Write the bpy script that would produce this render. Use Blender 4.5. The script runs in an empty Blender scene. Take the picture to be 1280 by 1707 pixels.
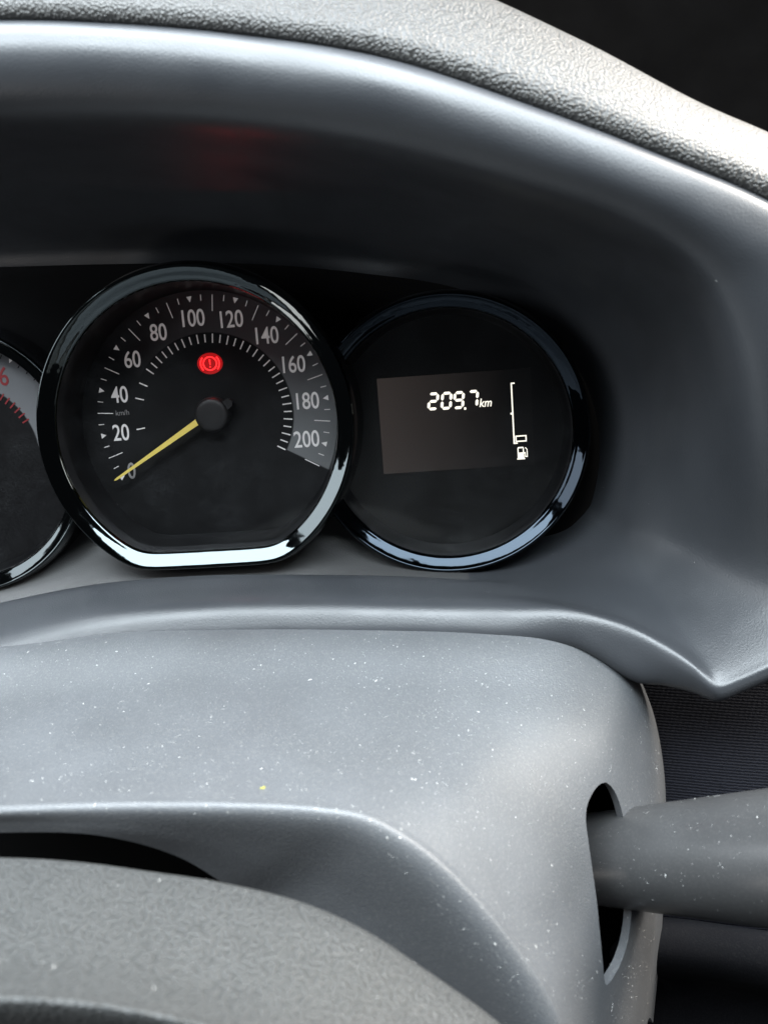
import bpy, bmesh, math, random
from mathutils import Vector, Matrix, noise as mnoise
random.seed(7)
R = math.radians

# ------------------------------------------------------------------ camera
# cluster frame: u right, v up, n towards the driver, origin in the middle of the speedometer dial
W_PX, H_PX, F_PX = 1280.0, 1707.0, 1600.0
CX, CY = 640.0, 853.5
DIST = 0.360                     # camera to dial plane, metres
VPX, VPY, ROLL = 755.0, 545.0, R(4.3)
TILT = R(20)                     # the dials lean back towards the windscreen
d_cam = Vector(((VPX-CX)/F_PX, (CY-VPY)/F_PX, -1)).normalized()
n_cam = -d_cam
u_cam = Vector((math.cos(ROLL), math.sin(ROLL), 0))
u_cam = (u_cam - n_cam*u_cam.dot(n_cam)).normalized()
v_cam = n_cam.cross(u_cam)

def ray(px, py):
    c = Vector(((px-CX)/F_PX, (CY-py)/F_PX, -1))
    return Vector((c.dot(u_cam), c.dot(v_cam), c.dot(n_cam)))
_r0 = ray(355, 692)
CAM = -_r0*(DIST/-_r0.z)         # the ray through the dial centre meets the origin

def at(px, py, w):
    """point of the cluster frame seen at (px, py) of the photograph, w millimetres in front of the dials"""
    r = ray(px, py)
    t = (w*0.001-CAM.z)/r.z
    return CAM + r*t

FRAME = Matrix(((1, 0, 0, 0),
                (0, math.sin(TILT), -math.cos(TILT), 0),
                (0, math.cos(TILT), math.sin(TILT), 0.9),
                (0, 0, 0, 1)))
scene = bpy.context.scene
COL = scene.collection
cam_d = bpy.data.cameras.new('camera')
cam_o = bpy.data.objects.new('camera', cam_d)
COL.objects.link(cam_o)
cam_d.sensor_fit = 'VERTICAL'
cam_d.sensor_height = 24
cam_d.lens = F_PX/H_PX*24
cam_d.clip_start = 0.005
cam_d.clip_end = 50
M = Matrix((u_cam, v_cam, n_cam)).to_4x4()      # camera axes -> cluster axes
cam_o.matrix_world = FRAME @ Matrix.Translation(CAM) @ M
cam_d.dof.use_dof = True
cam_d.dof.focus_distance = 0.352
cam_d.dof.aperture_fstop = 11.0
scene.camera = cam_o

# ------------------------------------------------------------------ world, lamps, exposure
wld = bpy.data.worlds.new('World')
scene.world = wld
wld.use_nodes = True
wld.node_tree.nodes['Background'].inputs[0].default_value = (0.80, 0.88, 1.0, 1)
wld.node_tree.nodes['Background'].inputs[1].default_value = 0.035

def area(name, pos, target, sx, sy, power, col):
    l = bpy.data.lights.new(name, 'AREA')
    l.shape = 'RECTANGLE'
    l.size, l.size_y, l.energy, l.color = sx, sy, power, col
    o = bpy.data.objects.new(name, l)
    COL.objects.link(o)
    p = FRAME @ Vector(pos)
    t = FRAME @ Vector(target)
    o.matrix_world = Matrix.Translation(p) @ (t-p).to_track_quat('-Z', 'Y').to_matrix().to_4x4()
    return o
# daylight through the windows of the car: above, the windscreen beyond the cowl, the driver's door window; the low left lamp is an added one
area('roof_window_light', (0.05, 0.80, 0.21), (0.0, -0.08, 0.14), 1.2, 0.40, 29.0, (0.86, 0.94, 1.0))
area('side_window_light', (0.0, 0.66, 0.64), (0.0, -0.06, 0.06), 1.5, 0.38, 36.0, (0.84, 0.94, 1.0))
area('windscreen_light', (0.72, 0.56, -0.06), (0.12, 0.10, 0.10), 0.60, 0.30, 23.0, (1.0, 0.93, 0.84))
area('passenger_window_light', (0.95, 0.30, 0.30), (0.06, -0.08, 0.10), 0.45, 0.30, 8.0, (1.0, 0.94, 0.86))
area('rim_streak_light', (-0.62, -0.45, 0.42), (0.05, 0.02, 0.02), 0.26, 0.12, 0.7, (1.0, 0.93, 0.88))  # added unseen lamp, gives the rims bright streaks at their upper right
area('door_window_light', (-0.75, 0.25, 0.45), (0.15, -0.05, 0.05), 0.5, 0.35, 4.0, (0.90, 0.95, 1.0))

vs = scene.view_settings
vs.view_transform = 'Standard'
vs.look = 'None'
vs.exposure = 0.12
vs.gamma = 1.0
scene.cycles.use_denoising = True
scene.cycles.max_bounces = 8
scene.cycles.sample_clamp_indirect = 4.0

# ------------------------------------------------------------------ materials
class NT:
    def __init__(s, name):
        s.m = bpy.data.materials.new(name)
        s.m.use_nodes = True
        s.t = s.m.node_tree
        s.b = s.t.nodes['Principled BSDF']
        s.tc = None
    def n(s, typ, **kw):
        x = s.t.nodes.new(typ)
        for k, v in kw.items():
            if k.startswith('i_'):
                x.inputs[k[2:].replace('_', ' ')].default_value = v
            else:
                setattr(x, k, v)
        return x
    def l(s, a, b):
        s.t.links.new(a, b)
    def obj(s):
        if s.tc is None:
            s.tc = s.t.nodes.new('ShaderNodeTexCoord')
        return s.tc.outputs['Object']
    def noise(s, scale, detail=2, rough=0.5, vec=None):
        x = s.n('ShaderNodeTexNoise', i_Scale=scale, i_Detail=detail, i_Roughness=rough)
        s.l(vec or s.obj(), x.inputs['Vector'])
        return x.outputs['Fac']
    def ramp(s, fac, stops):
        x = s.n('ShaderNodeValToRGB')
        e = x.color_ramp.elements
        while len(e) < len(stops):
            e.new(0.5)
        for el, (p, c) in zip(e, stops):
            el.position = p
            el.color = (c, c, c, 1) if isinstance(c, (int, float)) else (*c, 1)
        s.l(fac, x.inputs[0])
        return x.outputs[0]
    def mix(s, fac, a, b):
        x = s.n('ShaderNodeMix', data_type='RGBA')
        for sock, val in ((x.inputs[0], fac), (x.inputs[6], a), (x.inputs[7], b)):
            if hasattr(val, 'links'):
                s.l(val, sock)
            elif isinstance(val, (int, float)):
                sock.default_value = val
            else:
                sock.default_value = (*val, 1)
        return x.outputs[2]
    def bump(s, h, dist, strength=1.0, normal=None):
        x = s.n('ShaderNodeBump', i_Strength=strength, i_Distance=dist)
        s.l(h, x.inputs['Height'])
        if normal:
            s.l(normal, x.inputs['Normal'])
        s.l(x.outputs[0], s.b.inputs['Normal'])
        return x.outputs[0]
    def set(s, col=None, rough=None, metal=None, spec=None, coat=None, coat_rough=None, emit=None, estr=None):
        b = s.b.inputs
        if col is not None: b['Base Color'].default_value = (*col, 1)
        if rough is not None: b['Roughness'].default_value = rough
        if metal is not None: b['Metallic'].default_value = metal
        if spec is not None: b['Specular IOR Level'].default_value = spec
        if coat is not None: b['Coat Weight'].default_value = coat
        if coat_rough is not None: b['Coat Roughness'].default_value = coat_rough
        if emit is not None: b['Emission Color'].default_value = (*emit, 1)
        if estr is not None: b['Emission Strength'].default_value = estr
        return s

def satin(name, col, rough, grain, depth, dust=0.0, dust_col=(0.42, 0.40, 0.36), spec=0.5):
    """grained moulded plastic with a film of dust"""
    t = NT(name).set(col=col, rough=rough, spec=spec)
    big = t.noise(28, 3)
    fine = t.noise(900, 2)
    c2 = tuple(c*0.8 for c in col)
    base = t.mix(t.ramp(big, [(0.3, 0), (0.7, 1)]), col, c2)
    if dust:
        f = t.ramp(t.noise(1400, 3, 0.65), [(0.50, 0), (0.80, dust)])
        base = t.mix(f, base, dust_col)
    t.l(base, t.b.inputs['Base Color'])
    t.l(t.ramp(t.noise(45, 3), [(0.3, rough-0.05), (0.7, rough+0.06)]), t.b.inputs['Roughness'])
    n1 = t.bump(t.noise(grain, 2, 0.55), depth, 1.0)
    return t

M_BEZEL = satin('bezel_satin_plastic', (0.033, 0.0355, 0.040), 0.38, 1900, 0.00007, spec=0.6).m
M_FLOOR = satin('dial_floor_grey_plastic', (0.052, 0.0515, 0.052), 0.42, 1700, 0.00007).m
M_SHROUD = satin('shroud_satin_plastic', (0.079, 0.083, 0.089), 0.46, 1900, 0.00013, 0.13).m
M_STALK = satin('stalk_satin_plastic', (0.042, 0.042, 0.043), 0.32, 2200, 0.00003, 0.05).m
M_BACK = satin('back_plate_shaded_plastic', (0.003, 0.003, 0.0033), 0.8, 1700, 0.00005, spec=0.05).m  # surround plastic darkened: shade of the unlit recess put into the colour
M_TRIM = satin('lower_trim_plastic', (0.0045, 0.005, 0.007), 0.8, 1500, 0.00006, 0.02, spec=0.12).m
M_PILLAR = satin('pillar_black', (0.0008, 0.0007, 0.0007), 0.95, 300, 0.0001, spec=0.03).m
M_VOID = NT('column_inside_black').set(col=(0.004, 0.004, 0.004), rough=0.9, spec=0.0).m

def leather(name, col, rough, scale, depth, hi):
    t = NT(name).set(col=col, rough=rough)
    w = t.n('ShaderNodeVectorMath', operation='ADD')
    nz = t.n('ShaderNodeTexNoise', i_Scale=scale*0.6, i_Detail=2)
    t.l(t.obj(), nz.inputs['Vector'])
    sc = t.n('ShaderNodeVectorMath', operation='SCALE')
    t.l(nz.outputs['Color'], sc.inputs[0])
    sc.inputs['Scale'].default_value = 0.45/scale
    t.l(t.obj(), w.inputs[0]); t.l(sc.outputs[0], w.inputs[1])
    v = t.n('ShaderNodeTexVoronoi', feature='SMOOTH_F1', i_Scale=scale)
    v.inputs['Smoothness'].default_value = 0.25
    t.l(w.outputs[0], v.inputs['Vector'])
    nn = t.noise(scale*1.3, 3, 0.6)
    m = t.n('ShaderNodeMath', operation='ADD')
    t.l(t.ramp(v.outputs['Distance'], [(0.0, 1), (0.35, 0.72), (0.70, 0)]), m.inputs[0])
    nm_s = t.n('ShaderNodeMath', operation='MULTIPLY')
    t.l(nn, nm_s.inputs[0]); nm_s.inputs[1].default_value = 0.25
    t.l(nm_s.outputs[0], m.inputs[1])
    t.bump(m.outputs[0], depth)
    c = t.mix(t.ramp(v.outputs['Distance'], [(0.2, 0), (0.7, 1)]), hi, col)
    t.l(c, t.b.inputs['Base Color'])
    return t.m
M_COWL = leather('cowl_grained_vinyl', (0.026, 0.0255, 0.0245), 0.42, 1250, 0.00028, (0.050, 0.049, 0.0465))
M_HUB = leather('hub_grained_vinyl', (0.028, 0.0293, 0.0293), 0.52, 1250, 0.00030, (0.042, 0.0433, 0.043))

def fabric():
    t = NT('ribbed_fabric').set(col=(0.030, 0.032, 0.040), rough=0.7, spec=0.2)
    wv = t.n('ShaderNodeTexWave', wave_type='BANDS', bands_direction='Y', i_Scale=300.0, i_Distortion=2.2, i_Detail=1.5)
    wv.inputs['Detail Scale'].default_value = 6.0
    mp = t.n('ShaderNodeMapping')
    mp.inputs['Rotation'].default_value = (0, 0, R(9))
    mp.inputs['Scale'].default_value = (0.55, 1, 1)
    t.l(t.obj(), mp.inputs['Vector']); t.l(mp.outputs[0], wv.inputs['Vector'])
    wv2 = t.n('ShaderNodeTexWave', wave_type='BANDS', bands_direction='X', i_Scale=330.0, i_Distortion=2.0, i_Detail=1.0)
    t.l(mp.outputs[0], wv2.inputs['Vector'])
    m = t.n('ShaderNodeMath', operation='MULTIPLY_ADD')
    t.l(wv2.outputs['Fac'], m.inputs[0]); m.inputs[1].default_value = 0.35
    t.l(wv.outputs['Fac'], m.inputs[2])
    t.bump(m.outputs[0], 0.00012)
    t.l(t.mix(wv.outputs['Fac'], (0.0035, 0.0036, 0.006), (0.010, 0.011, 0.017)), t.b.inputs['Base Color'])
    return t.m
M_FABRIC = fabric()

def chrome(name, col):
    t = NT(name).set(col=col, metal=1.0, rough=0.10)
    t.l(t.ramp(t.noise(160, 4, 0.6), [(0.35, 0.03), (0.75, 0.10)]), t.b.inputs['Roughness'])
    t.bump(t.noise(140, 2), 0.00010)
    return t.m
M_CHROME = chrome('black_chrome', (0.048, 0.055, 0.057))
M_CHROME2 = chrome('smoked_chrome', (0.014, 0.0175, 0.022))
M_GLOSS = NT('piano_black_plastic').set(col=(0.006, 0.006, 0.007), rough=0.14, spec=0.5).m
M_WALL = NT('rim_inner_black').set(col=(0.008, 0.008, 0.009), rough=0.35, spec=0.4).m

def dial(name, a0, a1, r0, r1, base, band):
    """printed dial: a grey scale band that fades out round the dial"""
    t = NT(name).set(col=base, rough=0.42, spec=0.3)
    sp = t.n('ShaderNodeSeparateXYZ'); t.l(t.obj(), sp.inputs[0])
    at2 = t.n('ShaderNodeMath', operation='ARCTAN2')
    t.l(sp.outputs[1], at2.inputs[0]); t.l(sp.outputs[0], at2.inputs[1])
    mr = t.n('ShaderNodeMapRange'); mr.inputs[1].default_value = a0; mr.inputs[2].default_value = a1
    t.l(at2.outputs[0], mr.inputs[0])
    f = t.ramp(mr.outputs[0], [(0.0, 0), (0.003, 1.0), (0.42, 0.95), (0.68, 0.62), (0.90, 0.14), (1.0, 0.0)])
    ln = t.n('ShaderNodeVectorMath', operation='LENGTH'); t.l(t.obj(), ln.inputs[0])
    mr2 = t.n('ShaderNodeMapRange'); mr2.inputs[1].default_value = 0; mr2.inputs[2].default_value = r1*1.2
    t.l(ln.outputs['Value'], mr2.inputs[0])
    q = r0/(r1*1.2); q1 = 1/1.2
    g = t.ramp(mr2.outputs[0], [(0, 0), (q-0.004, 0), (q+0.004, 1), (q1, 0.9)])
    mul = t.n('ShaderNodeMath', operation='MULTIPLY')
    t.l(f, mul.inputs[0]); t.l(g, mul.inputs[1])
    c = t.mix(mul.outputs[0], base, band)
    d = t.ramp(t.noise(2200, 4, 0.7), [(0.55, 0), (0.85, 0.05)])
    t.l(t.mix(d, c, (0.25, 0.26, 0.28)), t.b.inputs['Base Color'])
    return t.m
M_DIAL = dial('speedometer_dial_print', R(-29.5), R(150), 0.0310, 0.0452, (0.006, 0.006, 0.0065), (0.175, 0.177, 0.180))
M_TDIAL = dial('tachometer_dial_print', R(5), R(130), 0.0290, 0.0440, (0.006, 0.0055, 0.006), (0.22, 0.22, 0.23))
M_WHITE = NT('dial_white_print').set(col=(0.62, 0.60, 0.60), rough=0.5, emit=(1, 0.96, 0.95), estr=0.14).m
M_RED_PRINT = NT('dial_red_print').set(col=(0.26, 0.025, 0.03), rough=0.5, emit=(1, 0.1, 0.1), estr=0.02).m
M_GREY_PRINT = NT('dial_grey_print').set(col=(0.25, 0.24, 0.24), rough=0.5, emit=(1, 1, 1), estr=0.02).m
M_NEEDLE = NT('needle_yellow').set(col=(0.62, 0.50, 0.12), rough=0.45, emit=(1, 0.75, 0.15), estr=0.16).m
M_CAP = satin('needle_cap_plastic', (0.012, 0.0115, 0.012), 0.5, 1800, 0.00003).m
M_REDLAMP = NT('red_warning_light').set(col=(0.3, 0, 0), rough=0.5, emit=(1.0, 0.018, 0.02), estr=2.6).m
M_REDGLOW = NT('red_lamp_window').set(col=(0.03, 0.004, 0.004), rough=0.5, emit=(1.0, 0.01, 0.012), estr=0.34).m
M_LCDON = NT('lcd_lit_segment').set(col=(0.5, 0.5, 0.45), rough=0.4, emit=(1.0, 0.95, 0.82), estr=1.15).m
M_FACE = satin('display_face_black', (0.005, 0.005, 0.005), 0.35, 900, 0.00001, 0.02).m

def lcd():
    t = NT('lcd_screen').set(col=(0.012, 0.011, 0.011), rough=0.30)
    sp = t.n('ShaderNodeSeparateXYZ'); t.l(t.obj(), sp.inputs[0])
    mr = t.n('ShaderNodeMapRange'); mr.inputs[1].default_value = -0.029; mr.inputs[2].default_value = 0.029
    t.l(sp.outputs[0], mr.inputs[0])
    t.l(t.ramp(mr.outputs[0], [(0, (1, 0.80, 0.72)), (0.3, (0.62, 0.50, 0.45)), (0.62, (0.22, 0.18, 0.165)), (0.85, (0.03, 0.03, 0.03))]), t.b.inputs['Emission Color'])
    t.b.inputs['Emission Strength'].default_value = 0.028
    return t.m
M_LCD = lcd()

def lens():
    t = NT('clear_lens')
    t.t.nodes.remove(t.b)
    out = t.t.nodes['Material Output']
    tr = t.n('ShaderNodeBsdfTransparent')
    gl = t.n('ShaderNodeBsdfGlossy'); gl.inputs['Roughness'].default_value = 0.06
    fr = t.n('ShaderNodeFresnel'); fr.inputs['IOR'].default_value = 1.35
    mx = t.n('ShaderNodeMixShader')
    t.l(fr.outputs[0], mx.inputs[0]); t.l(tr.outputs[0], mx.inputs[1]); t.l(gl.outputs[0], mx.inputs[2])
    df = t.n('ShaderNodeBsdfDiffuse'); df.inputs[0].default_value = (0.6, 0.62, 0.66, 1)
    f = t.ramp(t.noise(1500, 5, 0.75), [(0.40, 0.001), (0.75, 0.022)])
    big = t.ramp(t.noise(75, 4, 0.6), [(0.42, 0.15), (0.72, 1.0)])
    mlt = t.n('ShaderNodeMath', operation='MULTIPLY'); t.l(f, mlt.inputs[0]); t.l(big, mlt.inputs[1])
    f = mlt.outputs[0]
    mx2 = t.n('ShaderNodeMixShader')
    t.l(f, mx2.inputs[0]); t.l(mx.outputs[0], mx2.inputs[1]); t.l(df.outputs[0], mx2.inputs[2])
    t.l(mx2.outputs[0], out.inputs[0])
    return t.m
M_LENS = lens()
M_DUST = NT('lint_and_dust').set(col=(0.36, 0.36, 0.35), rough=0.9, spec=0.1).m
M_CRUMB = NT('yellow_crumb').set(col=(0.30, 0.29, 0.05), rough=0.9).m

# ------------------------------------------------------------------ builders
def link(name, me, mat, parent=None, smooth=True):
    o = bpy.data.objects.new(name, me)
    COL.objects.link(o)
    if mat is not None and not me.materials:
        me.materials.append(mat)
    if smooth:
        for p in me.polygons:
            p.use_smooth = True
    if parent is not None:
        o.parent = parent
    return o

def tag(o, label, cat, group=None, kind=None):
    if label: o['label'] = label
    if cat: o['category'] = cat
    if group: o['group'] = group
    if kind: o['kind'] = kind
    return o

def thing(name, origin, label, cat, group=None):
    """an Empty in the cluster frame; its parts are written relative to origin"""
    e = bpy.data.objects.new(name, None)
    e.empty_display_size = 0.01
    COL.objects.link(e)
    e.matrix_world = FRAME @ Matrix.Translation(origin)
    return tag(e, label, cat, group)

def mesh(name, verts, faces):
    me = bpy.data.meshes.new(name)
    me.from_pydata([tuple(v) for v in verts], [], faces)
    me.update()
    return me

def cr(pts, seg):
    """centripetal Catmull-Rom through pts, seg samples to each span"""
    P = [pts[0]*2-pts[1]] + list(pts) + [pts[-1]*2-pts[-2]]
    out = []
    for i in range(1, len(P)-2):
        p0, p1, p2, p3 = P[i-1:i+3]
        t0 = 0.0
        t1 = t0 + max((p1-p0).length, 1e-7)**0.5
        t2 = t1 + max((p2-p1).length, 1e-7)**0.5
        t3 = t2 + max((p3-p2).length, 1e-7)**0.5
        for k in range(seg):
            t = t1 + (t2-t1)*k/seg
            a1 = p0*((t1-t)/(t1-t0)) + p1*((t-t0)/(t1-t0))
            a2 = p1*((t2-t)/(t2-t1)) + p2*((t-t1)/(t2-t1))
            a3 = p2*((t3-t)/(t3-t2)) + p3*((t-t2)/(t3-t2))
            b1 = a1*((t2-t)/(t2-t0)) + a2*((t-t0)/(t2-t0))
            b2 = a2*((t3-t)/(t3-t1)) + a3*((t-t1)/(t3-t1))
            out.append(b1*((t2-t)/(t2-t1)) + b2*((t-t1)/(t2-t1)))
    out.append(pts[-1].copy())
    return out

def loft(stations, su, sv, origin=Vector((0, 0, 0)), ease=None):
    """smooth sheet through stations (lists of cluster-frame points)"""
    rows = [cr(s, sv) for s in stations]
    n = len(rows[0])
    cols = [cr([r[j] for r in rows], su) for j in range(n)]
    m = len(cols[0])
    grid = [[cols[j][i]-origin for j in range(n)] for i in range(m)]
    if ease:                         # (first row, last row, last free column, passes): even the sheet out along its length
        r0_, r1_, cmax, passes = ease
        for _ in range(passes):
            old = [[p.copy() for p in r] for r in grid]
            for i in range(r0_, r1_):
                wi = min(1.0, (i-r0_)/12, (r1_-1-i)/12)
                for j in range(n):
                    wt = wi*max(0.0, min(1.0, (cmax-j)/8))*0.5
                    grid[i][j] = old[i][j].lerp((old[i-1][j]+old[i+1][j])/2, wt)
    verts = [p for r in grid for p in r]
    faces = [(i*n+j, i*n+j+1, (i+1)*n+j+1, (i+1)*n+j) for i in range(m-1) for j in range(n-1)]
    return grid, verts, faces

def flip_to(me, toward):
    """turn the sheet so that its faces look at a point"""
    s = 0.0
    for p in me.polygons:
        s += p.area*p.normal.dot((toward-p.center).normalized())
    if s < 0:
        me.flip_normals()

def P(*tr):
    return [at(*t) for t in tr]

def ring_profile(outline, prof, n=288):
    """sweep profile points (inset from outline, height) round a closed outline function"""
    verts, faces = [], []
    k = len(prof)
    for i in range(n):
        a = 2*math.pi*i/n
        for ins, w in prof:
            r = outline(a, ins)
            verts.append(Vector((r*math.cos(a), r*math.sin(a), w)))
    for i in range(n):
        for j in range(k-1):
            a, b = i*k+j, ((i+1) % n)*k+j
            faces.append((a, b, b+1, a+1))
    return verts, faces

def disc(outline, ins, w, n=288):
    verts = [Vector((0, 0, w))]
    m = 14
    for q_ in range(1, m+1):
        for i in range(n):
            a = 2*math.pi*i/n
            r = outline(a, ins)*q_/m
            verts.append(Vector((r*math.cos(a), r*math.sin(a), w)))
    fs = [(0, 1+i, 1+(i+1) % n) for i in range(n)]
    for q_ in range(m-1):
        b = 1+q_*n
        fs += [(b+i, b+n+i, b+n+(i+1) % n, b+(i+1) % n) for i in range(n)]
    return verts, fs

def round_prof(pts, seg=4):
    v = cr([Vector((a, b, 0)) for a, b in pts], seg)
    return [(p.x, p.y) for p in v]

def extrude_poly(name, poly, w0, w1):
    """flat polygon (2D, cluster axes) with thickness"""
    bm = bmesh.new()
    vs_ = [bm.verts.new((x, y, w1)) for x, y in poly]
    f = bm.faces.new(vs_)
    if f.normal.z < 0:
        f.normal_flip()
    r = bmesh.ops.extrude_face_region(bm, geom=[f])
    # the extruded copy becomes the underside
    for g in r['geom']:
        if isinstance(g, bmesh.types.BMVert):
            g.co.z = w0
    bmesh.ops.recalc_face_normals(bm, faces=bm.faces)
    me = bpy.data.meshes.new(name)
    bm.to_mesh(me); bm.free()
    return me

def join_meshes(name, meshes):
    bm = bmesh.new()
    for m in meshes:
        bm.from_mesh(m)
    me = bpy.data.meshes.new(name)
    bm.to_mesh(me); bm.free()
    return me

def text_mesh(s, height, xs=0.86, shear=0.0, thick=0.00008, weight=0.0):
    cu = bpy.data.curves.new('text', 'FONT')
    cu.body = s
    cu.align_x = 'CENTER'
    cu.align_y = 'CENTER'
    cu.size = 1.0
    cu.shear = shear
    cu.offset = weight
    cu.extrude = 0.02
    ob = bpy.data.objects.new('text', cu)
    COL.objects.link(ob)
    dg = bpy.context.evaluated_depsgraph_get()
    me = bpy.data.meshes.new_from_object(ob.evaluated_get(dg))
    bpy.data.objects.remove(ob)
    xs_ = [v.co.x for v in me.vertices]; ys_ = [v.co.y for v in me.vertices]
    cx, cy = (min(xs_)+max(xs_))/2, (min(ys_)+max(ys_))/2
    k = height/(max(ys_)-min(ys_))
    for v in me.vertices:
        v.co = Vector(((v.co.x-cx)*k*xs, (v.co.y-cy)*k, v.co.z/0.02*thick))
    return me

def put(name, me, mat, parent, x, y, z, rot=0.0, smooth=False):
    o = link(name, me, mat, parent, smooth)
    o.location = (x, y, z)
    o.rotation_euler = (0, 0, rot)
    return o

def box2(w, h):
    return [(-w/2, -h/2), (w/2, -h/2), (w/2, h/2), (-w/2, h/2)]

# ------------------------------------------------------------------ outlines of the three dials
BOT = R(-90)
def d_outline(Rr, h):
    def f(a, ins):
        r = Rr-ins
        c = math.cos(a-BOT)
        if c > 0.2:
            k = (h-ins)/c
            p = 40.0
            return (r**-p + k**-p)**(-1/p)
        return r
    return f
def c_outline(Rr):
    return lambda a, ins: Rr-ins

RS, RR = 0.0576, 0.0507
out_s = d_outline(RS, RS*233/261)
C_SP, C_DISP, C_TACH = at(323, 714, 21), at(745, 726, 12), at(-78, 770, 12)

# ------------------------------------------------------------------ instrument bezel: hood lining, ledge and nose
Z0 = Vector((0, 0, 0))
bez = [
 P((-260,450,-2),(-255,425,3),(-265,340,30),(-275,255,60),(-280,190,85),(-285,130,102),(-290,85,110),(-290,55,108),(-290,50,98),(-290,70,85)),
 P((0,445,-2),(0,418,2),(0,335,30),(0,250,60),(0,185,85),(0,118,102),(0,68,110),(0,38,108),(0,34,98),(0,55,85)),
 P((200,440,-2),(200,412,2),(200,330,30),(200,252,60),(200,188,85),(200,122,102),(200,74,110),(200,44,108),(200,40,98),(200,60,85)),
 P((420,440,-2),(415,412,2),(410,335,30),(408,265,60),(405,205,85),(402,145,102),(401,93,110),(400,62,108),(400,58,98),(400,80,85)),
 P((600,455,-2),(605,425,2),(615,355,30),(625,295,60),(632,240,85),(636,180,102),(640,132,110),(642,102,108),(644,98,98),(640,120,85)),
 P((760,480,-2),(770,452,2),(800,400,28),(830,350,56),(860,305,80),(880,260,98),(895,218,107),(905,189,106),(908,186,96),(895,205,84)),
 P((880,530,-2),(900,505,2),(950,460,26),(1005,415,54),(1050,370,78),(1080,330,96),(1095,295,105),(1107,267,104),(1111,265,94),(1095,285,82)),
 P((965,620,-2),(990,600,3),(1050,550,24),(1110,500,50),(1170,450,75),(1220,410,93),(1258,372,102),(1285,344,101),(1290,342,92),(1270,360,80)),
 P((1000,700,-2),(1020,695,3),(1080,660,22),(1160,620,45),(1250,580,70),(1350,540,88),(1440,505,98),(1490,480,97),(1498,478,88),(1470,495,76)),
 P((1005,770,-2),(1025,775,3),(1085,770,22),(1170,765,45),(1280,760,66),(1400,755,84),(1540,745,95),(1600,740,94),(1608,738,85),(1570,740,74)),
 P((985,840,-2),(1005,850,3),(1060,868,22),(1140,896,45),(1240,926,64),(1360,956,78),(1470,990,86),(1520,1015,84),(1525,1030,78),(1490,1030,66)),
 P((984,843,-2),(1004,856,3),(1058,877,21),(1132,907,42),(1220,945,60),(1310,990,74),(1372,1050,82),(1380,1068,82),(1386,1086,75),(1360,1080,62)),
 P((980,848,-2),(1001,861,3),(1052,886,21),(1120,917,40),(1195,958,57),(1252,1020,71),(1285,1094,79),(1290,1111,79),(1293,1129,73),(1270,1125,60)),
 P((976,852,-2),(998,866,3),(1045,897,20),(1105,932,38),(1160,980,54),(1205,1042,69),(1233,1118,78),(1237,1134,78),(1241,1151,72),(1220,1140,60)),
 P((973,857,-2),(993,872,4),(1036,904,20),(1088,943,38),(1132,994,54),(1170,1060,69),(1197,1133,78),(1200,1149,78),(1203,1167,72),(1190,1150,60)),
 P((971,859,-2),(991,875,4),(1032,907,20),(1080,947,38),(1122,998,54),(1158,1062,68),(1184,1132,78),(1187,1149,78),(1190,1168,72),(1180,1150,60)),
 P((965,865,-2),(983,882,4),(1020,915,20),(1060,955,36),(1095,1002,52),(1125,1052,65),(1150,1106,75),(1153,1128,75),(1155,1154,69),(1150,1140,58)),
 P((955,875,-2),(972,893,5),(1000,925,19),(1030,960,34),(1055,997,48),(1080,1037,60),(1102,1076,70),(1105,1107,71),(1108,1142,65),(1100,1130,54)),
 P((945,885,-2),(960,905,5),(980,930,18),(1000,958,32),(1018,987,44),(1035,1017,56),(1052,1048,66),(1055,1088,68),(1060,1134,62),(1050,1125,50)),
 P((900,900,-2),(915,925,6),(925,945,17),(932,962,28),(938,979,39),(944,997,50),(950,1015,62),(955,1042,66),(960,1078,63),(955,1090,50)),
 P((840,900,-2),(850,945,6),(853,957,16),(855,966,26),(855,974,36),(853,990,48),(850,1010,60),(850,1034,65),(850,1066,62),(850,1085,50)),
 P((700,870,-2),(700,930,4),(700,955,14),(702,972,24),(702,962,32),(700,982,46),(700,1008,59),(700,1032,64),(700,1064,61),(700,1082,50)),
 P((505,860,-2),(505,905,4),(505,945,14),(505,978,24),(505,958,31),(503,978,46),(500,1006,58),(500,1032,63),(500,1064,60),(500,1082,50)),
 P((330,860,-2),(330,905,4),(330,947,14),(330,984,24),(330,960,31),(330,982,46),(330,1011,58),(330,1038,63),(330,1068,60),(330,1086,50)),
 P((160,870,-2),(160,920,4),(160,965,14),(160,1000,24),(160,974,31),(160,998,46),(160,1028,58),(160,1052,63),(160,1076,60),(160,1094,50)),
 P((0,900,-2),(0,950,4),(0,995,14),(0,1032,24),(0,1005,31),(0,1030,46),(0,1062,58),(0,1082,63),(0,1100,60),(0,1118,50)),
 P((-260,950,-2),(-260,1000,4),(-260,1050,14),(-260,1080,24),(-260,1068,31),(-260,1095,46),(-260,1125,58),(-260,1145,63),(-260,1165,60),(-260,1180,50)),
]
def to_w(p_, w_):
    return CAM + (p_-CAM)*((w_*0.001-CAM.z)/(p_.z-CAM.z))
for k_ in range(0, 10):             # the lip faces the driver, then rolls under
    s_ = bez[k_]
    top_ = s_[6].z*1000
    for j_, d_ in ((3, 9), (4, 18.0), (5, 7.6), (6, 0), (7, -1.5), (8, -6), (9, -20)):
        base_ = {3: s_[3].z*1000, 4: top_-25}.get(j_, top_ if j_ == 6 else top_-8 if j_ == 5 else s_[j_].z*1000)
        s_[j_] = to_w(s_[j_], base_+d_)
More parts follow.
